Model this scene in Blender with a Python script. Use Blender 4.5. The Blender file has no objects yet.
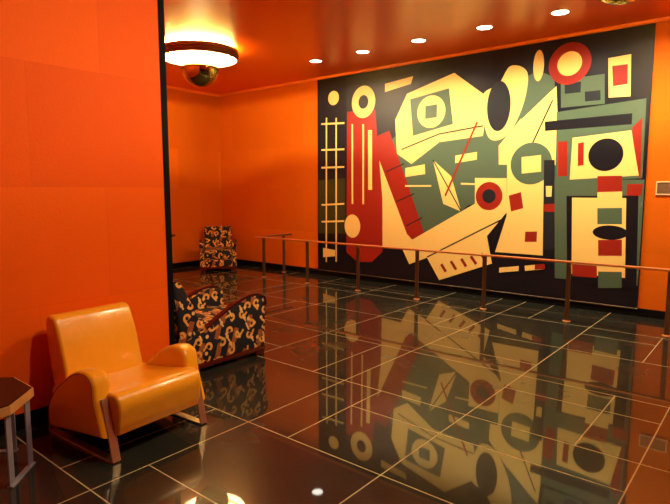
import bpy, bmesh, math, random
from mathutils import Vector, Matrix
random.seed(4)
SC = bpy.context.scene
COL = SC.collection
PI = math.pi
R = math.radians

# ------------------------------------------------------------------ materials
def srgb(r, g, b):
    f = lambda c: c/12.92 if c <= .04045 else ((c+.055)/1.055)**2.4
    return (f(r/255), f(g/255), f(b/255), 1)

def mat(name, col, rough=.5, metal=0, spec=None, coat=0, coat_rough=.1, ior=None):
    m = bpy.data.materials.new(name); m.use_nodes = True
    b = m.node_tree.nodes['Principled BSDF']
    b.inputs['Base Color'].default_value = col if len(col) == 4 else (*col, 1)
    b.inputs['Roughness'].default_value = rough
    b.inputs['Metallic'].default_value = metal
    b.inputs['Coat Weight'].default_value = coat
    b.inputs['Coat Roughness'].default_value = coat_rough
    if ior: b.inputs['IOR'].default_value = ior
    if spec is not None: b.inputs['Specular IOR Level'].default_value = spec
    return m

def N(m, t, **kw):
    n = m.node_tree.nodes.new(t)
    for k, v in kw.items(): setattr(n, k, v)
    return n
def K(m, a, b): m.node_tree.links.new(a, b)
def bsdf(m): return m.node_tree.nodes['Principled BSDF']

def mathn(m, op, a, b=None):
    n = N(m, 'ShaderNodeMath', operation=op)
    for i, v in enumerate((a, b)):
        if v is None: continue
        if isinstance(v, (int, float)): n.inputs[i].default_value = v
        else: K(m, v, n.inputs[i])
    return n.outputs[0]

def mixc(m, fac, a, b):
    n = N(m, 'ShaderNodeMix', data_type='RGBA')
    for i, v in ((0, fac), (6, a), (7, b)):
        if isinstance(v, (int, float)): n.inputs[i].default_value = v
        elif isinstance(v, tuple): n.inputs[i].default_value = v
        else: K(m, v, n.inputs[i])
    return n.outputs[2]

def bump(m, scale, strength, dist=.01, detail=4):
    tc = N(m, 'ShaderNodeTexCoord'); no = N(m, 'ShaderNodeTexNoise')
    no.inputs['Scale'].default_value = scale; no.inputs['Detail'].default_value = detail
    bp = N(m, 'ShaderNodeBump'); bp.inputs['Strength'].default_value = strength
    bp.inputs['Distance'].default_value = dist
    K(m, tc.outputs['Object'], no.inputs['Vector']); K(m, no.outputs['Fac'], bp.inputs['Height'])
    K(m, bp.outputs['Normal'], bsdf(m).inputs['Normal'])
    return no, bp

def wall_mat(name, c1, c2, rough=.6):
    """painted square wall panels: every square a slightly different tone, fine grain"""
    m = mat(name, c1, rough, spec=.1)
    uv = N(m, 'ShaderNodeUVMap'); br = N(m, 'ShaderNodeTexBrick')
    br.offset = .5; br.inputs['Scale'].default_value = 1
    br.inputs['Brick Width'].default_value = .98; br.inputs['Row Height'].default_value = .78
    br.inputs['Mortar Size'].default_value = 0.0012; br.inputs['Mortar Smooth'].default_value = .6
    br.inputs['Color1'].default_value = c1; br.inputs['Color2'].default_value = c2
    br.inputs['Mortar'].default_value = tuple(.86*b for b in c2[:3])+(1,)
    K(m, uv.outputs[0], br.inputs['Vector'])
    no = N(m, 'ShaderNodeTexNoise'); no.inputs['Scale'].default_value = 60; no.inputs['Detail'].default_value = 5
    K(m, uv.outputs[0], no.inputs['Vector'])
    f = mathn(m, 'MULTIPLY', no.outputs['Fac'], .16)
    K(m, mixc(m, f, br.outputs['Color'], c2), bsdf(m).inputs['Base Color'])
    bp = N(m, 'ShaderNodeBump'); bp.inputs['Strength'].default_value = .3; bp.inputs['Distance'].default_value = .004
    K(m, no.outputs['Fac'], bp.inputs['Height']); K(m, bp.outputs['Normal'], bsdf(m).inputs['Normal'])
    return m

M = {}
M['wall'] = wall_mat('orange_panel', (.88, .120, .002, 1), (.77, .090, .002, 1))
M['wall2'] = wall_mat('orange_panel_lit', (.72, .156, .004, 1), (.63, .130, .003, 1))  # same orange paint; the yellower tone of bright light is put into the colour
M['ceiling'] = mat('ceiling_gloss_paint', (.84, .125, .006, 1), .32, spec=.9)
bump(M['ceiling'], 3, .05, .02, 2)
M['black'] = mat('black_paint', (.004, .004, .005, 1), .7, spec=.06)
M['trim'] = mat('orange_trim', (.85, .20, .015, 1), .35)
M['plaster'] = mat('dark_plaster', (.3, .06, .01, 1), .6)

fm = M['tile'] = mat('black_floor_tile', (.012, .011, .010, 1),   .3, ior=1.45, spec=.10, coat=.78, coat_rough=.028)
bsdf(fm).inputs['Coat IOR'].default_value = 1.5
bsdf(fm).inputs['Coat Tint'].default_value = (1, .96, .86, 1)
bsdf(fm).inputs['Specular Tint'].default_value = (1, .90, .66, 1)
tc = N(fm, 'ShaderNodeTexCoord')
n1 = N(fm, 'ShaderNodeTexNoise'); n1.inputs['Scale'].default_value = 1.6; n1.inputs['Detail'].default_value = 6
n2 = N(fm, 'ShaderNodeTexNoise'); n2.inputs['Scale'].default_value = 5; n2.inputs['Detail'].default_value = 3
K(fm, tc.outputs['Object'], n1.inputs['Vector']); K(fm, tc.outputs['Object'], n2.inputs['Vector'])
rr = N(fm, 'ShaderNodeMapRange'); rr.inputs[1].default_value = .35; rr.inputs[2].default_value = .7
rr.inputs[3].default_value = .20; rr.inputs[4].default_value = .30
K(fm, n1.outputs['Fac'], rr.inputs[0]); K(fm, rr.outputs[0], bsdf(fm).inputs['Roughness'])
f = mathn(fm, 'MULTIPLY', n2.outputs['Fac'], n1.outputs['Fac'])
K(fm, mixc(fm, f, (.013, .014, .011, 1), (.036, .038, .029, 1)), bsdf(fm).inputs['Base Color'])
M['grout'] = mat('pale_grout', (.46, .37, .16, 1), .4)

lm = M['leather'] = mat('orange_leather', (.86, .355, .010, 1), .33, coat=.5, coat_rough=.16)
no, bp = bump(lm, 7, .22, .03, 3)
M['piping'] = mat('dark_piping', (.22, .055, .006, 1), .4)
M['bronze'] = mat('bronze_metal', (.56, .45, .28, 1), .38, .9)
M['darkmetal'] = mat('dark_bronze', (.15, .11, .06, 1), .4, .6)
M['copper'] = mat('copper_rail', (.82, .36, .13, 1), .42, .7)
M['steel'] = mat('brushed_steel', (.42, .40, .43, 1), .45, .55)
M['brass'] = mat('satin_brass', (.88, .46, .13, 1), .45, .5)
M['laminate'] = mat('black_laminate', (.010, .006, .005, 1), .22, spec=.25)
M['under'] = mat('black_underside', (.01, .009, .008, 1), .6)
mw = M['mahogany'] = mat('red_lacquered_wood', (.07, .007, .004, 1), .16, coat=.6, coat_rough=.06)
M['ring'] = mat('dark_bronze_ring', (.16, .08, .03, 1), .35, .6)
M['white'] = mat('white_enamel', (.9, .85, .75, 1), .4)
M['bowl'] = mat('mirrored_bowl', (.46, .41, .13, 1), .08, 1)
M['canvas'] = mat('mural_navy', srgb(12, 17, 27), .42, spec=.3)

def emis(name, col, s):
    m = mat(name, (1, 1, 1, 1)); b = bsdf(m)
    b.inputs['Emission Color'].default_value = col; b.inputs['Emission Strength'].default_value = s
    return m
WARM = (1, .78, .50, 1)
M['bulb'] = emis('lit_bulb', (1, .72, .36, 1), 60)
M['diffuser'] = emis('lit_diffuser', (1, .70, .30, 1), 8)
M['cove'] = emis('lit_cove_strip', (1, .64, .13, 1), 230)
M['lens'] = emis('lit_lens', (1, .92, .78, 1), 14)

# woven upholstery: black ground with tan hooks, rings, brown bars
pm = M['uphol'] = mat('patterned_upholstery', (.01, .01, .01, 1), .75, spec=.25)
uv = N(pm, 'ShaderNodeUVMap')
def layer(scale, metric, rot, stretch, rand=.8, off=0):
    mp = N(pm, 'ShaderNodeMapping'); mp.inputs['Rotation'].default_value = (0, 0, rot)
    mp.inputs['Scale'].default_value = (scale, scale*stretch, 1); mp.inputs['Location'].default_value = (off, off*.7, 0)
    K(pm, uv.outputs[0], mp.inputs['Vector'])
    v = N(pm, 'ShaderNodeTexVoronoi', voronoi_dimensions='2D', distance=metric)
    v.inputs['Scale'].default_value = 1; v.inputs['Randomness'].default_value = rand
    K(pm, mp.outputs[0], v.inputs['Vector'])
    s = N(pm, 'ShaderNodeSeparateColor'); K(pm, v.outputs['Color'], s.inputs[0])
    sub = N(pm, 'ShaderNodeVectorMath', operation='SUBTRACT')
    K(pm, mp.outputs[0], sub.inputs[0]); K(pm, v.outputs['Position'], sub.inputs[1])
    xyz = N(pm, 'ShaderNodeSeparateXYZ'); K(pm, sub.outputs[0], xyz.inputs[0])
    return v.outputs['Distance'], s.outputs, xyz.outputs
LT = lambda a, b: mathn(pm, 'LESS_THAN', a, b)
GT = lambda a, b: mathn(pm, 'GREATER_THAN', a, b)
AND = lambda *t: t[0] if len(t) == 1 else mathn(pm, 'MULTIPLY', t[0], AND(*t[1:]))
ABS = lambda a: mathn(pm, 'ABSOLUTE', a)
base = (.010, .011, .016, 1); tan = (.74, .36, .07, 1); brown = (.30, .09, .022, 1); lit = (.78, .48, .15, 1)
d, c, p = layer(7.4, 'EUCLIDEAN', .35, 1, .55)
d2, c2, p2 = layer(6.6, 'EUCLIDEAN', .3, 1, .6, 3.3)
# bars
bar = AND(LT(ABS(p2[0]), .17), LT(ABS(p2[1]), .42), GT(c2[0], .2))
col = mixc(pm, bar, base, brown)
ang = mathn(pm, 'MULTIPLY', c[2], 6.283)
ca, sa = mathn(pm, 'COSINE', ang), mathn(pm, 'SINE', ang)
qx = mathn(pm, 'ADD', mathn(pm, 'MULTIPLY', p[0], ca), mathn(pm, 'MULTIPLY', p[1], sa))
qy = mathn(pm, 'SUBTRACT', mathn(pm, 'MULTIPLY', p[1], ca), mathn(pm, 'MULTIPLY', p[0], sa))
hook = AND(GT(d, .12), LT(d, .29), GT(qx, -.13))
col = mixc(pm, hook, col, tan)
tail = AND(LT(ABS(mathn(pm, 'SUBTRACT', qy, .21)), .075), LT(ABS(mathn(pm, 'ADD', qx, .22)), .24)); col = mixc(pm, tail, col, tan)
d3, c3, p3 = layer(9, 'EUCLIDEAN', 1.1, 1, .8, 7.7)
dot = AND(LT(d3, .15), GT(c3[0], .35)); col = mixc(pm, dot, col, lit)
dash = AND(LT(ABS(p3[1]), .07), LT(ABS(p3[0]), .36), GT(c3[1], .55)); col = mixc(pm, dash, col, lit)
K(pm, col, bsdf(pm).inputs['Base Color'])

# ------------------------------------------------------------------ mesh helpers
def box_uv(bm):
    l = bm.loops.layers.uv.verify()
    for fc in bm.faces:
        n = fc.normal; a = max(range(3), key=lambda i: abs(n[i]))
        for lp in fc.loops:
            v = lp.vert.co
            lp[l].uv = ((v.y, v.z), (v.x, v.z), (v.x, v.y))[a]

def obj(name, bm, m, parent=None, smooth=False):
    bm.normal_update(); box_uv(bm)
    me = bpy.data.meshes.new(name); bm.to_mesh(me); bm.free()
    o = bpy.data.objects.new(name, me); COL.objects.link(o)
    for x in (m if isinstance(m, list) else [m]): me.materials.append(x)
    if parent: o.parent = parent
    if smooth:
        for p in me.polygons: p.use_smooth = True
        try: me.set_sharp_from_angle(angle=R(38))
        except Exception: pass
    return o

def tag(o, label, cat, group=None):
    o['label'] = label; o['category'] = cat
    if group: o['group'] = group
    return o
def thing(name, label, cat, loc=(0, 0, 0), rz=0, group=None):
    o = bpy.data.objects.new(name, None); COL.objects.link(o); o.empty_display_size = .1
    o.location = loc; o.rotation_euler = (0, 0, rz)
    return tag(o, label, cat, group)
def struct(name, bm, m):
    o = obj(name, bm, m); o['kind'] = 'structure'; return o

def BM(): return bmesh.new()
def add_box(bm, x0, x1, y0, y1, z0, z1, bev=0, seg=2):
    vs = [bm.verts.new((x, y, z)) for x in (x0, x1) for y in (y0, y1) for z in (z0, z1)]
    q = [(0, 1, 3, 2), (4, 6, 7, 5), (0, 4, 5, 1), (2, 3, 7, 6), (0, 2, 6, 4), (1, 5, 7, 3)]
    fs = [bm.faces.new([vs[i] for i in f]) for f in q]
    if bev: bmesh.ops.bevel(bm, geom=list({e for f in fs for e in f.edges}), offset=bev, segments=seg, affect='EDGES', profile=.5)
    return bm
def spline(pts, n=6, closed=True):
    out = []; k = len(pts)
    for i in range(k if closed else k-1):
        g = lambda j: Vector(pts[j % k] if closed else pts[max(0, min(k-1, j))])
        a, b, c, d = g(i-1), g(i), g(i+1), g(i+2)
        for s in range(n):
            t = s/n
            out.append(.5*((2*b)+(c-a)*t+(2*a-5*b+4*c-d)*t*t+(3*b-a-3*c+d)*t**3))
    if not closed: out.append(Vector(pts[-1]))
    return [tuple(v) for v in out]
def add_prism(bm, prof, y0, y1, bev=0, seg=3, bow=0):
    """profile in (x,z) swept along y, rounded rims"""
    rows = []
    a = [bm.verts.new((x, y0, z)) for x, z in prof]; b = [bm.verts.new((x, y1, z)) for x, z in prof]
    n = len(prof)
    f0 = bm.faces.new(a); f1 = bm.faces.new(b[::-1])
    for i in range(n): bm.faces.new((a[i], b[i], b[(i+1) % n], a[(i+1) % n]))
    bmesh.ops.recalc_face_normals(bm, faces=bm.faces[:])
    if bev: bmesh.ops.bevel(bm, geom=list(f0.edges)+list(f1.edges), offset=bev, segments=seg, affect='EDGES', profile=.5, clamp_overlap=True)
    return bm
def add_lathe(bm, prof, n=48, loc=(0, 0, 0), closed=False):
    rings = []
    for r, z in prof:
        if r < 1e-6: rings.append([bm.verts.new((loc[0], loc[1], loc[2]+z))]); continue
        rings.append([bm.verts.new((loc[0]+r*math.cos(2*PI*i/n), loc[1]+r*math.sin(2*PI*i/n), loc[2]+z)) for i in range(n)])
    for a, b in zip(rings, rings[1:] + ([rings[0]] if closed else [])):
        for i in range(n):
            j = (i+1) % n
            if len(a) == 1 and len(b) == 1: continue
            if len(a) == 1: bm.faces.new((a[0], b[j], b[i]))
            elif len(b) == 1: bm.faces.new((a[i], a[j], b[0]))
            else: bm.faces.new((a[i], a[j], b[j], b[i]))
    bmesh.ops.recalc_face_normals(bm, faces=bm.faces[:])
    return bm
def add_tube(bm, pts, r, n=8):
    pts = [Vector(p) for p in pts]; prev = None; up = None
    for i, p in enumerate(pts):
        t = (pts[min(i+1, len(pts)-1)]-pts[max(i-1, 0)]).normalized()
        if up is None: up = t.orthogonal().normalized()
        up = (up-t*up.dot(t)).normalized(); s = t.cross(up)
        ring = [bm.verts.new(p+r*(math.cos(2*PI*k/n)*up+math.sin(2*PI*k/n)*s)) for k in range(n)]
        if prev:
            for k in range(n): bm.faces.new((prev[k], prev[(k+1) % n], ring[(k+1) % n], ring[k]))
        else: bm.faces.new(ring[::-1])
        prev = ring
    bm.faces.new(prev); bmesh.ops.recalc_face_normals(bm, faces=bm.faces[:])
    return bm
def add_strip(bm, pts, y0, y1, th):
    """flat bar following points in (x,z), th thick, y0..y1 wide"""
    up, dn = [], []
    P = [Vector(p) for p in pts]
    for i, p in enumerate(P):
        t1 = (P[i]-P[max(i-1, 0)]); t2 = (P[min(i+1, len(P)-1)]-P[i])
        t1 = t1.normalized() if t1.length else t2.normalized(); t2 = t2.normalized() if t2.length else t1
        t = (t1+t2).normalized(); nrm = Vector((-t.y, t.x)); k = 1/max(.5, nrm.dot(Vector((-t1.y, t1.x))))
        up.append(tuple(p+nrm*th/2*k)); dn.append(tuple(p-nrm*th/2*k))
    return add_prism(bm, up+dn[::-1], y0, y1, .002, 1)

# ------------------------------------------------------------------ the room
XL, XR, XF = -3.72, 3.4, -9.22      # partition, right wall, far end of the alcove
YB, YM, YA = -3.2, 7.41, 2.48       # behind the camera, mural wall, alcove return
H = 3.50
T = .16

# floor: square tiles with thin pale joints, some of them cut
gx = [(-8.005, YA, YM), (-9.07, YA, YM), (-6.93, YA, YM), (-5.86, YA, YM), (-4.79, YA, YM), (-3.725, YB, YM), (-2.655, YB, YM),
      (-1.585, YB, YM), (-.522, YB, YM), (.545, YB, YM), (1.61, YB, YM), (2.68, YB, YM),
      (-.875, 3.345, 4.376), (-.875, 5.41, 6.44), (-2.29, 2.315, 3.345), (-2.28, 6.44, YM), (-3.0, 3.345, 4.376),
      (-3.0, 5.41, YM), (-3.0, 1.24, 2.315), (-2.10, YB, 1.24), (-1.23, -.8, .2), (-5.14, 4.376, 5.41), (-6.2, 5.41, 6.44), (-7.3, 3.345, 4.376)]
gy = [(y, XF, XR) for y in (2.315, 3.345, 4.376, 5.41, 6.44)] + [(y, XL, XR) for y in (-2.9, -1.85, -.8, .2, 1.24)] + \
     [(2.97, -2.29, -.522), (1.575, -2.655, -1.585), (3.70, -4.79, -3.725), (4.73, -2.655, -1.585), (5.76, -3.725, -3.0),
      (6.09, -1.585, -.875), (6.79, -5.86, -3.725), (4.02, -1.585, -.522), (5.06, -6.93, -5.86)]
W2 = .0037
xs = sorted({XF-T, XR+T, XL} | {round(x+s*W2, 5) for x, *_ in gx for s in (-1, 1)} | {v for g in gy for v in g[1:]})
ys = sorted({YB-T, YM+T} | {round(y+s*W2, 5) for y, *_ in gy for s in (-1, 1)} | {v for g in gx for v in g[1:]})
bm = BM(); vg = {}
def gv(i, j):
    if (i, j) not in vg: vg[i, j] = bm.verts.new((xs[i], ys[j], 0))
    return vg[i, j]
for i in range(len(xs)-1):
    for j in range(len(ys)-1):
        cx, cy = (xs[i]+xs[i+1])/2, (ys[j]+ys[j+1])/2
        if cx < XL-T and cy < YA-T: continue
        g = any(abs(cx-x) < W2 and a < cy < b for x, a, b in gx) or any(abs(cy-y) < W2 and a < cx < b for y, a, b in gy)
        fc = bm.faces.new((gv(i, j), gv(i+1, j), gv(i+1, j+1), gv(i, j+1))); fc.material_index = 1 if g else 0
struct('floor', bm, [M['tile'], M['grout']])

struct('ceiling', add_box(BM(), XF-T, XR+T, YB-T, YM+T, H, H+T), M['ceiling'])
struct('wall_mural', add_box(BM(), XF-T, XR+T, YM, YM+T, 0, H), M['wall2'])
struct('wall_left', add_box(BM(), XL-T, XL, YB, YA, 0, H), M['wall'])
struct('wall_alcove', add_box(BM(), XF-T, XL-T, YA-T, YA, 0, H), M['wall'])
struct('wall_far', add_box(BM(), XF-T, XF, YA, YM, 0, H), M['wall2'])
struct('wall_right', add_box(BM(), XR, XR+T, YB, YM, 0, H), M['wall'])
struct('wall_front', add_box(BM(), XL-T, XR+T, YB-T, YB, 0, H), M['wall'])
BH = .10
MU0, MU1 = -6.485, -1.29
struct('baseboard_mural', add_box(BM(), XF+.015, XR, YM-.02, YM, 0, BH, .003), M['black'])
struct('baseboard_left', add_box(BM(), XL, XL+.014, YB, YA-.06, 0, BH, .003), M['black'])
struct('baseboard_far', add_box(BM(), XF, XF+.015, YA, YM, 0, BH, .003), M['black'])
struct('baseboard_alcove', add_box(BM(), XF+.015, XL-.02, YA, YA+.012, 0, BH, .003), M['black'])
# black strip along the end of the partition, crown strip above the mural wall
struct('trim_1', add_box(BM(), XL-.05, XL+.004, YA-.048, YA+.004, 0, H, .001), M['black'])
struct('trim_2', add_box(BM(), XF, XR, YM-.03, YM, H-.045, H, .004), M['trim'])
struct('trim_3', add_box(BM(), XF, XF+.03, YA, YM-.03, H-.045, H, .004), M['trim'])

# ------------------------------------------------------------------ mural (a plain abstract of flat colour shapes)
DES = [("o","P",[(0.02,1.71),(0.63,1.74),(0.64,0.78),(0.01,0.76)]),("c","L",0.03,[(0.21,2.79),(0.2,0.25)]),("c","L",0.03,[(0.43,2.77),(0.43,0.27)]),("c","L",0.03,[(0.09,2.69),(0.61,2.67)]),("c","L",0.03,[(0.09,2.24),(0.61,2.23)]),("c","L",0.03,[(0.09,1.93),(0.61,1.93)]),("c","L",0.03,[(0.09,1.27),(0.61,1.3)]),("c","L",0.03,[(0.09,0.97),(0.61,1.0)]),("c","E",0.12,0.12,[(0.37,3.11)]),("k","P",[(0.65,3.41),(2.06,3.41),(2.08,2.15),(0.65,2.22)]),("c","P",[(1.05,2.56),(1.41,2.34),(2.21,0.64),(1.44,0.59),(1.19,0.62)]),("r","P",[(0.67,2.85),(1.25,2.84),(1.41,1.38),(1.42,0.52),(1.2,0.33),(0.9,0.31),(0.66,0.46)]),("c","L",0.035,[(0.78,2.64),(0.79,1.3)]),("c","L",0.035,[(1.01,2.62),(1.02,1.3)]),("c","P",[(1.11,2.52),(1.19,2.51),(1.2,1.54),(1.12,1.54)]),("c","E",0.17,0.2,[(0.79,0.92)]),("c","E",0.24,0.26,[(1.01,2.98)]),("k","E",0.1,0.11,[(1.01,2.98)]),("g","P",[(1.57,2.33),(2.07,2.72),(2.9,2.71),(3.87,3.1),(4.08,2.98),(4.21,1.41),(3.68,1.32),(2.94,1.32),(2.08,0.69),(1.81,1.19)]),("c","P",[(1.64,2.64),(1.85,3.02),(2.65,3.23),(3.19,2.82),(3.12,2.3),(2.43,2.25),(1.95,1.94),(1.68,2.11)]),("g","P",[(1.91,2.93),(2.57,3.02),(2.65,2.5),(1.97,2.37)]),("c","E",0.24,0.24,[(2.28,2.71)]),("g","P",[(2.18,2.8),(2.38,2.81),(2.38,2.62),(2.18,2.61)]),("k","L",0.02,[(1.76,2.17),(2.42,2.37),(3.12,2.44)]),("c","S",[(3.1,2.85),(3.33,2.99),(3.49,3.21),(3.72,3.1),(3.7,2.74),(3.55,2.38),(3.36,2.23),(3.18,2.32)]),("k","E",0.17,0.34,[(3.34,2.69)]),("c","P",[(3.69,2.53),(4.11,2.87),(4.19,1.86),(3.37,1.89),(3.36,2.15)]),("g","L",0.06,[(3.65,2.51),(3.99,2.81)]),("k","L",0.02,[(3.79,2.07),(4.07,2.7)]),("r","P",[(1.29,2.41),(1.53,2.48),(2.22,0.83),(2.1,0.66),(1.89,0.84),(1.34,2.02)]),("k","L",0.02,[(1.48,1.83),(1.82,1.95)]),("k","L",0.02,[(1.68,1.35),(2.01,1.48)]),("k","L",0.02,[(1.87,0.97),(2.16,1.11)]),("c","P",[(2.33,1.99),(2.64,1.74),(2.82,1.22),(2.52,1.33)]),("k","L",0.018,[(2.33,1.99),(2.82,1.22)]),("c","P",[(1.84,1.88),(2.19,1.93),(2.2,1.78),(1.84,1.74)]),("c","P",[(2.7,2.04),(3.04,2.08),(3.04,1.97),(2.7,1.93)]),("c","L",0.025,[(1.84,1.6),(2.31,1.6)]),("c","L",0.025,[(2.8,1.63),(3.05,1.62)]),("c","P",[(1.78,0.64),(3.03,1.34),(3.02,1.71),(3.49,1.7),(3.51,1.23),(3.23,0.88),(3.32,0.49),(2.48,0.16),(2.26,0.49),(1.94,0.36)]),("k","L",0.02,[(2.26,0.5),(3.49,1.15)]),("r","E",0.2,0.2,[(3.24,1.45)]),("k","E",0.1,0.1,[(3.24,1.45)]),("r","L",0.045,[(2.51,0.41),(2.59,0.3)]),("r","L",0.045,[(2.67,0.47),(2.76,0.35)]),("r","L",0.045,[(2.84,0.52),(2.92,0.41)]),("r","L",0.045,[(2.99,0.57),(3.08,0.46)]),("r","L",0.045,[(3.15,0.62),(3.23,0.51)]),("r","L",0.03,[(3.03,2.5),(2.55,1.45)]),("c","P",[(3.49,1.95),(3.99,1.93),(4.03,0.66),(3.36,0.66),(3.51,1.18)]),("r","P",[(3.53,1.46),(3.7,1.51),(3.74,1.29),(3.57,1.24)]),("g","E",0.28,0.28,[(3.82,1.89)]),("c","P",[(3.69,1.98),(3.95,2.0),(3.96,1.78),(3.7,1.76)]),("r","P",[(3.78,0.97),(3.94,0.98),(3.94,0.84),(3.78,0.83)]),("k","P",[(3.99,1.93),(4.13,1.93),(4.18,0.75),(4.04,0.74)]),("r","P",[(4.02,1.35),(4.17,1.36),(4.17,1.25),(4.02,1.25)]),("c","P",[(4.03,1.59),(4.11,1.59),(4.11,1.45),(4.04,1.45)]),("g","P",[(4.13,2.54),(5.15,2.61),(5.16,1.68),(4.15,1.62)]),("b","P",[(3.98,2.43),(5.01,2.45),(5.01,2.32),(3.99,2.31)]),("r","P",[(5.02,2.28),(5.12,2.39),(5.14,1.66),(5.07,1.78)]),("c","P",[(4.34,2.2),(5.01,2.25),(5.12,1.71),(4.33,1.67)]),("r","P",[(4.41,2.13),(4.48,2.14),(4.49,1.85),(4.42,1.84)]),("r","P",[(4.16,2.16),(4.28,2.16),(4.3,1.72),(4.18,1.71)]),("b","E",0.2,0.2,[(4.74,1.97)]),("g","P",[(4.14,1.67),(5.21,1.66),(5.23,0.38),(4.2,0.37)]),("b","P",[(4.3,1.46),(5.13,1.47),(5.17,0.33),(4.36,0.34)]),("c","P",[(4.37,1.44),(5.0,1.44),(5.04,0.46),(4.41,0.45)]),("r","P",[(4.41,0.58),(4.71,0.58),(4.72,0.43),(4.42,0.42)]),("r","P",[(5.0,1.61),(5.17,1.61),(5.16,1.47),(5.0,1.47)]),("r","P",[(4.66,1.71),(4.94,1.71),(4.95,1.52),(4.67,1.51)]),("c","P",[(4.67,1.51),(4.95,1.52),(4.96,1.32),(4.68,1.31)]),("g","P",[(4.68,1.31),(4.96,1.32),(4.97,1.12),(4.69,1.11)]),("c","P",[(4.69,1.11),(4.97,1.12),(4.98,0.93),(4.71,0.91)]),("r","P",[(4.71,0.91),(4.98,0.93),(4.99,0.73),(4.72,0.71)]),("c","P",[(4.72,0.71),(4.99,0.73),(5.0,0.53),(4.73,0.51)]),("g","P",[(4.73,0.51),(5.0,0.53),(5.01,0.33),(4.74,0.3)]),("b","E",0.2,0.09,[(4.84,1.01)]),("g","P",[(4.16,2.94),(4.68,2.95),(4.7,2.59),(4.18,2.59)]),("k","P",[(4.21,2.89),(4.41,2.89),(4.41,2.76),(4.22,2.76)]),("k","P",[(4.46,2.76),(4.64,2.76),(4.65,2.64),(4.47,2.64)]),("c","P",[(4.71,3.13),(4.96,3.14),(4.98,2.65),(4.74,2.66)]),("r","P",[(4.76,3.03),(4.93,3.03),(4.94,2.8),(4.78,2.79)]),("r","E",0.26,0.26,[(4.26,3.13)]),("c","E",0.15,0.15,[(4.26,3.13)]),("c","E",0.07,0.2,[(3.87,3.16)]),("c","P",[(1.44,3.22),(1.96,3.27),(1.92,3.16),(1.44,3.09)]),("c","P",[(3.43,0.44),(3.71,0.49),(3.71,0.42),(3.43,0.37)]),("c","P",[(3.79,0.5),(4.06,0.55),(4.07,0.48),(3.8,0.43)]),("r","P",[(3.93,0.53),(4.06,0.55),(4.07,0.48),(3.93,0.46)]),("c","P",[(0.13,0.5),(0.41,0.48),(0.41,0.37),(0.13,0.33)])]
PAL = {'c': srgb(250, 218, 124), 'g': srgb(78, 102, 80), 'r': srgb(152, 38, 22), 'k': srgb(28, 36, 42), 'b': srgb(12, 16, 27), 'o': srgb(56, 58, 24)}
keys = 'cgrkbo'
pm_ = []
for k in keys:
    m = mat('mural_paint', PAL[k], .42, spec=.3); pm_.append(m)
mural = thing('mural', 'huge abstract wall mural of cream, green and red shapes on black', 'mural', (MU0, YM-.004, 0))
bm = BM(); add_box(bm, 0, MU1-MU0, -.018, 0, .10, 3.452, .002, 1)
yy = -.0186
def face(pts, k):
    global yy
    yy -= .00006
    vs = [bm.verts.new((min(max(u, .01), MU1-MU0-.01), yy, min(max(v, .12), 3.44))) for u, v in pts]
    fc = bm.faces.new(vs); fc.normal_update()
    if fc.normal.y > 0: fc.normal_flip()
    fc.material_index = 1+keys.index(k)
for s in DES:
    if s[1] == 'P': face(s[2], s[0])
    elif s[1] == 'S': face([q for q in spline(s[2], 6)], s[0])
    elif s[1] == 'E':
        u, v = s[4][0]; face([(u+s[2]*math.cos(a*PI/20), v+s[3]*math.sin(a*PI/20)) for a in range(40)], s[0])
    else:
        w = s[2]/2; pts = [Vector(q) for q in s[3]]
        for a, b in zip(pts, pts[1:]):
            t = (b-a).normalized(); n = Vector((-t.y, t.x))*w
            face([tuple(a+n), tuple(a-n), tuple(b-n), tuple(b+n)], s[0])
obj('painted_panel', bm, [M['canvas']]+pm_, mural)
obj('ledge', add_box(BM(), 0, MU1-MU0, -.028, 0, .085, .10, .002, 1), M['darkmetal'], mural)

# ------------------------------------------------------------------ brass-framed grille right of the mural
g = thing('wall_grille', 'small brass framed grille on the orange wall right of the mural', 'grille', (-1.03, YM, 1.557))
bm = BM()
for a in ((-.15, .15, .066, .08), (-.15, .15, -.08, -.066), (-.15, -.136, -.066, .066), (.136, .15, -.066, .066)):
    add_box(bm, a[0], a[1], -.016, 0, a[2], a[3], .002, 1)
obj('frame', bm, mat('pale_brass', (.95, .72, .36, 1), .4, .3), g)
bm = BM(); add_box(bm, -.136, .136, -.004, 0, -.066, .066)
for i in range(9): add_box(bm, -.134, .134, -.010, -.003, -.061+i*.0148, -.053+i*.0148)
obj('louvre', bm, mat('tan_metal', (.42, .30, .16, 1), .4, .6), g)

# ------------------------------------------------------------------ guard rail in front of the mural
YR = 6.58; RX0, RX1 = -7.16, XR
rail = thing('guard_rail', 'copper guard rail on slim bronze posts in front of the mural', 'railing', (RX0, YR, 0))
bm = BM()
add_box(bm, -.10, RX1-RX0, -.022, .022, .690, .716, .006)
obj('handrail', bm, M['copper'], rail)
bm = BM(); add_box(bm, -.03, .012, .022, YM-YR, .692, .716, .006)
obj('return_rail', bm, M['darkmetal'], rail)
posts = [(x-RX0, 0) for x in (-7.05, -6.01, -4.96, -3.92, -2.92, -1.88, -.86, .16, 1.18, 2.2, 3.2)] + [(-.009, .62)]
pme = None
for x, y in posts:
    if pme is None:
        bm = BM(); add_box(bm, -.024, .024, -.015, .015, .008, .692, .003)
        p = obj('post', bm, M['darkmetal'], rail); pme = p
        bm = BM(); add_lathe(bm, [(0, 0), (.045, 0), (.045, .006), (.036, .010), (0, .010)], 24)
        b = obj('base_plate', bm, M['copper'], p, True); bme = b
    else:
        p = pme.copy(); COL.objects.link(p); p.parent = rail
        b = bme.copy(); COL.objects.link(b); b.parent = p
    p.location = (x, y, 0)

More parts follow.
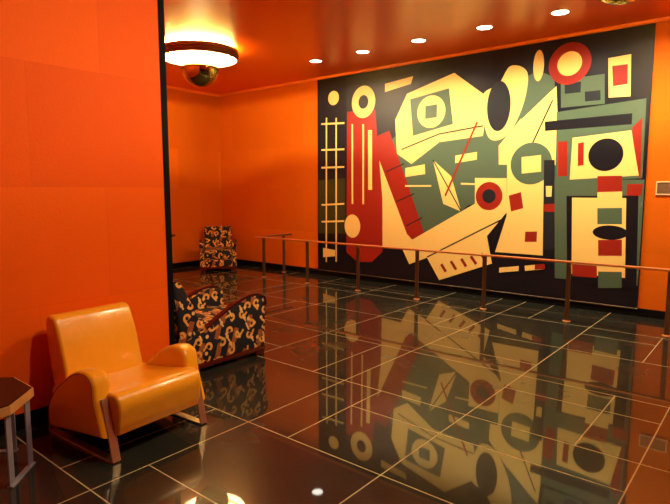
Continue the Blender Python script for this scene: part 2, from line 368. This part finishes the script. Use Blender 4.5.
# ------------------------------------------------------------------ orange leather armchair
ch = thing('leather_armchair', 'plump orange leather armchair on metal sled legs against the wall', 'armchair', (-3.220, 1.762, 0), R(3.5))
armp = [(.355, .150), (.325, .25), (.292, .35), (.285, .44), (.262, .487), (.205, .508), (.12, .500), (.03, .465), (-.06, .408),
        (-.15, .342), (-.21, .272), (-.245, .215), (-.256, .15), (-.252, .09), (-.238, .068), (0, .105)]
for s in (-1, 1):
    y0, y1 = sorted((s*.262, s*.378))
    a = obj('arm', add_prism(BM(), armp, y0, y1, .028, 4), M['leather'], ch, True)
    yo = s*.377
    bm = BM(); cen = Vector((.02, .28))
    pts = [Vector(q)+(cen-Vector(q)).normalized()*.020 for q in armp[1:14]]
    add_tube(bm, [(q[0], yo-s*.0015, q[1]) for q in spline([tuple(q) for q in pts], 4, False)], .0032, 6)
    pts = [Vector(q)+(cen-Vector(q)).normalized()*.020 for q in armp[1:14]]
    obj('piping', bm, M['piping'], a, True)
# seat: puffy block leaning down to the back
bm = BM()
sp = spline([(-.30, .15), (-.33, .30), (-.10, .326), (.12, .358), (.29, .384), (.362, .386), (.398, .360), (.410, .315), (.402, .25), (.385, .175), (.345, .140), (.1, .135)], 4)
add_prism(bm, sp, -.300, .294, .035, 5)
obj('seat', bm, M['leather'], ch, True)
# back
bm = BM()
bp_ = spline([(-.165, .27), (-.190, .40), (-.240, .58), (-.290, .70), (-.318, .732), (-.360, .743), (-.400, .731), (-.418, .69), (-.40, .5), (-.335, .22), (-.26, .17)], 4)
add_prism(bm, bp_, -.282, .264, .045, 5)
obj('backrest', bm, M['leather'], ch, True)
bm = BM(); add_prism(bm, [(-.27, .06), (-.27, .15), (.33, .19), (.33, .135)], -.26, .26)
obj('underframe', bm, M['under'], ch)
for s in (-1, 1):
    y0, y1 = sorted((s*.290, s*.342))
    bm = BM()
    add_strip(bm, [(.300, .36), (.332, .25), (.360, .130), (.385, .012), (.375, .006), (.05, .006), (-.30, .006), (-.322, .012), (-.315, .09), (-.30, .14)], y0, y1, .012)
    obj('sled_leg', bm, M['bronze'], ch)

# ------------------------------------------------------------------ patterned armchairs
def patterned(label, loc, rz, group):
    t = thing('patterned_armchair', label, 'armchair', loc, rz, group)
    prof = [(-.40, .085), (.462, .085), (.470, .30), (.472, .50), (.455, .540), (.415, .562), (.355, .575), (.27, .570), (.17, .546), (.06, .500), (-.06, .440),
            (-.18, .375), (-.30, .315), (-.40, .27)]
    for s in (-1, 1):
        y0, y1 = sorted((s*.262, s*.340))
        a = obj('arm', add_prism(BM(), prof, y0, y1, .012, 3), M['uphol'], t, True)
        y0, y1 = sorted((s*.298, s*.345))
        cap = spline([(.478, .47), (.474, .512), (.455, .552), (.413, .575), (.352, .588), (.268, .583), (.166, .558), (.055, .512), (-.065, .452), (-.19, .383)], 3, False)
        bm = BM(); add_strip(bm, cap, y0, y1, .022)
        obj('arm_cap', bm, M['mahogany'], a, True)
    bm = BM(); add_prism(bm, [(-.15, .30), (-.22, .45), (-.30, .62), (-.365, .745), (-.40, .79), (-.435, .802), (-.468, .785), (-.475, .74), (-.44, .5), (-.40, .085), (-.25, .085)], -.275, .275, .025, 4)
    obj('backrest', bm, M['uphol'], t, True)
    bm = BM(); add_box(bm, -.20, .445, -.258, .258, .22, .405, .035, 4)
    obj('seat_cushion', bm, M['uphol'], t, True)
    bm = BM(); add_box(bm, -.22, .445, -.260, .260, .085, .218, .006)
    obj('front_rail', bm, M['uphol'], t, True)
    bm = BM(); add_box(bm, -.40, .468, -.343, .343, .045, .085, .006)
    obj('plinth', bm, M['mahogany'], t, True)
    for x in (-.34, .405):
        for y in (-.285, .285):
            bm = BM(); add_box(bm, x-.05, x+.055, y-.05, y+.05, 0, .045, .006)
            obj('foot', bm, M['mahogany'], t, True)
    return t
GA = 'black and tan patterned armchairs'
patterned('patterned armchair with red wooden arms just behind the orange partition wall', (-4.02, 2.97, 0), R(90), GA)
patterned('small distant patterned armchair standing in the far orange corner', (-8.57, 6.78, 0), R(-39), GA)

# ------------------------------------------------------------------ octagonal side table beside the orange chair
def octagon(r, z): return [(r*math.cos(R(22.5+45*i)), r*math.sin(R(22.5+45*i)), z) for i in range(8)]
def add_oct(bm, r, z0, z1, bev=0):
    a = [bm.verts.new(p) for p in octagon(r, z0)]; b = [bm.verts.new(p) for p in octagon(r, z1)]
    fs = [bm.faces.new(a[::-1]), bm.faces.new(b)] + [bm.faces.new((a[i], a[(i+1) % 8], b[(i+1) % 8], b[i])) for i in range(8)]
    if bev: bmesh.ops.bevel(bm, geom=list({e for f in fs for e in f.edges}), offset=bev, segments=2, affect='EDGES')
RO = .345
tb = thing('side_table', 'octagonal black topped side table on steel sled legs left of orange chair', 'side table', (-3.29, .87, 0))
bm = BM(); add_oct(bm, RO-.008, .438, .448, .002); obj('table_top', bm, M['laminate'], tb)
bm = BM()
o1, o2 = RO, RO-.02
A = [[bm.verts.new(p) for p in octagon(r, z)] for r, z in ((o1, .396), (o1, .443), (o2, .443), (o2, .396))]
for q in range(4):
    for i in range(8): bm.faces.new((A[q][i], A[q][(i+1) % 8], A[(q+1) % 4][(i+1) % 8], A[(q+1) % 4][i]))
bmesh.ops.recalc_face_normals(bm, faces=bm.faces[:])
obj('edge_band', bm, M['brass'], tb)
bm = BM(); add_oct(bm, RO-.021, .42, .438); obj('sub_top', bm, M['under'], tb)
ap = (RO-.004)*math.cos(R(22.5)); hs = RO*math.sin(R(22.5))
for k in range(4):
    bm = BM()
    add_box(bm, ap-.030, ap-.022, -hs, -hs+.052, .010, .42, .001, 1)
    add_box(bm, ap-.030, ap-.022, hs-.052, hs, .010, .42, .001, 1)
    add_box(bm, ap-.040, ap-.008, -hs, hs, 0, .010, .001, 1)
    bmesh.ops.rotate(bm, verts=bm.verts[:], cent=(0, 0, 0), matrix=Matrix.Rotation(R(45+90*k), 3, 'Z'))
    obj('sled_leg', bm, M['steel'], tb)

# small table by the alcove wall, only its edge shows past the partition
pt = thing('pedestal_table', 'dark table edge peeking out from behind the black partition edge', 'side table', (-8.47, 5.44, 0))
obj('table_top', add_lathe(BM(), [(0, .72), (.25, .72), (.25, .745), (0, .745)], 40), M['laminate'], pt, True)
obj('pedestal', add_lathe(BM(), [(0, .02), (.022, .02), (.022, .72), (0, .72)], 20), M['darkmetal'], pt, True)
obj('base', add_lathe(BM(), [(0, 0), (.17, 0), (.16, .012), (.03, .03), (0, .03)], 32), M['darkmetal'], pt, True)

# ------------------------------------------------------------------ lights
def light(name, typ, loc, power, col, parent, size=.1, **kw):
    l = bpy.data.lights.new(name, typ); l.energy = power; l.color = col[:3]
    if typ in ('POINT', 'SPOT'): l.shadow_soft_size = size
    for k, v in kw.items(): setattr(l, k, v)
    o = bpy.data.objects.new(name, l); COL.objects.link(o); o.location = loc; o.parent = parent
    return o
def dome(label, x, y, power):
    t = thing('dome_lamp', label, 'ceiling lamp', (x, y, H), 0, 'round ceiling lamps with mirrored bowls')
    # ring 1.09 m across, hung under the ceiling
    obj('ring', add_lathe(BM(), [(.528, -.040), (.528, -.085), (.536, -.090), (.528, -.095), (.528, -.130), (.521, -.134), (.521, -.165), (.508, -.165), (.508, -.040)], 72, closed=True), M['ring'], t, True)
    obj('ring_lining', add_lathe(BM(), [(.507, -.055), (.507, -.164), (.502, -.164), (.502, -.055)], 72, closed=True), M['white'], t, True)
    obj('diffuser', add_lathe(BM(), [(0, -.005), (.36, -.005), (.36, -.06), (.33, -.085), (0, -.10)], 64), M['diffuser'], t, True)
    obj('cove_strip', add_lathe(BM(), [(.45, -.003), (.46, -.003), (.46, -.045), (.45, -.045)], 64, closed=True), M['cove'], t, True)
    for k in range(3):
        c, s = math.cos(k*2*PI/3+.9), math.sin(k*2*PI/3+.9)
        bm = BM(); add_tube(bm, [(.503*c, .503*s, -.075), (.503*c, .503*s, 0)], .006, 6)
        obj('ring_hanger', bm, M['darkmetal'], t)
    b = [(0, -.54)]
    for i in range(1, 13):
        a = i/12*PI/2; b.append((.260*math.sin(a), -.27-.27*math.cos(a)))
    b += [(.255, -.262), (.250, -.27)]
    for i in range(11, 0, -1):
        a = i/12*PI/2; b.append((.250*math.sin(a), -.27-.26*math.cos(a)))
    b += [(0, -.53)]
    obj('bowl', add_lathe(BM(), b, 56), M['bowl'], t, True)
    for k in range(3):
        a = k*2*PI/3+.4
        bm = BM(); add_tube(bm, [(.235*math.cos(a), .235*math.sin(a), -.30), (.235*math.cos(a), .235*math.sin(a), -.09)], .004, 6)
        obj('stem', bm, M['darkmetal'], t)
        a += .9
        bm = BM(); bmesh.ops.create_uvsphere(bm, u_segments=16, v_segments=10, radius=.035, matrix=Matrix.Translation((.10*math.cos(a), .10*math.sin(a), -.25)))
        obj('bulb', bm, M['bulb'], t, True)
    light('lamp_light', 'POINT', (0, 0, -.145), power, WARM, t, .02)
    return t
DP = 230
dome('lit round ceiling lamp with mirrored bowl near the far corner', -6.40, 4.825, DP)
dome('ceiling lamp whose bowl just dips into the top edge above the mural', -1.07, 4.76, DP)

def spot(lab, x, y, power, tilt, rz, cone=150):
    t = thing('recessed_spotlight', lab, 'ceiling light', (x, y, H), 0, 'recessed spotlights in the ceiling')
    obj('trim_ring', add_lathe(BM(), [(.088, 0), (.100, 0), (.100, -.004), (.094, -.008), (.088, -.004)], 40, closed=True), M['white'], t, True)
    obj('lens', add_lathe(BM(), [(0, -.003), (.088, -.003), (.088, 0), (0, 0)], 40), M['lens'], t, True)
    l = light('spot_beam', 'SPOT', (0, 0, -.03), power, (1, .84, .60), t, .06, spot_size=R(cone), spot_blend=.9)
    l.rotation_euler = (tilt, 0, rz)
for x, lab, pw in [(-5.69, 'leftmost recessed ceiling spotlight above the mural, farthest away', 75), (-4.80, 'second recessed ceiling spotlight from the left above mural', 120),
                   (-3.88, 'third recessed ceiling spotlight from the left above mural', 140), (-2.96, 'fourth recessed ceiling spotlight from the left above mural', 140),
                   (-2.07, 'fifth and largest visible recessed ceiling spotlight above the mural', 140), (-1.16, 'recessed ceiling spotlight beyond the right end of mural', 140),
                   (-.26, 'recessed ceiling spotlight over the bare wall right of mural', 140)]:
    spot(lab, x, 6.45, pw, R(13), 0, 128)
for lab, x, y, rz in (('recessed ceiling spotlight overhead facing the left wall', -1.0, 2.3, R(107)), ('recessed ceiling spotlight overhead facing the orange leather armchair', -1.6, 4.3, R(145))):
    spot(lab, x, y, 210, R(44), rz, 100)

# ------------------------------------------------------------------ world, camera, view
w = bpy.data.worlds.new('World'); SC.world = w; w.use_nodes = True
w.node_tree.nodes['Background'].inputs[0].default_value = (1, .5, .2, 1)
w.node_tree.nodes['Background'].inputs[1].default_value = .0
cd = bpy.data.cameras.new('camera'); cam = bpy.data.objects.new('camera', cd); COL.objects.link(cam)
cam.location = (0, 0, 1.54); cam.rotation_euler = (R(83.466), 0, R(39.463))
cd.sensor_width = 36; cd.lens = 36*543.08/670; cd.clip_start = .05
SC.camera = cam
SC.view_settings.view_transform = 'Standard'; SC.view_settings.look = 'None'
SC.view_settings.gamma = 1; SC.view_settings.use_curve_mapping = False
SC.view_settings.exposure = 0
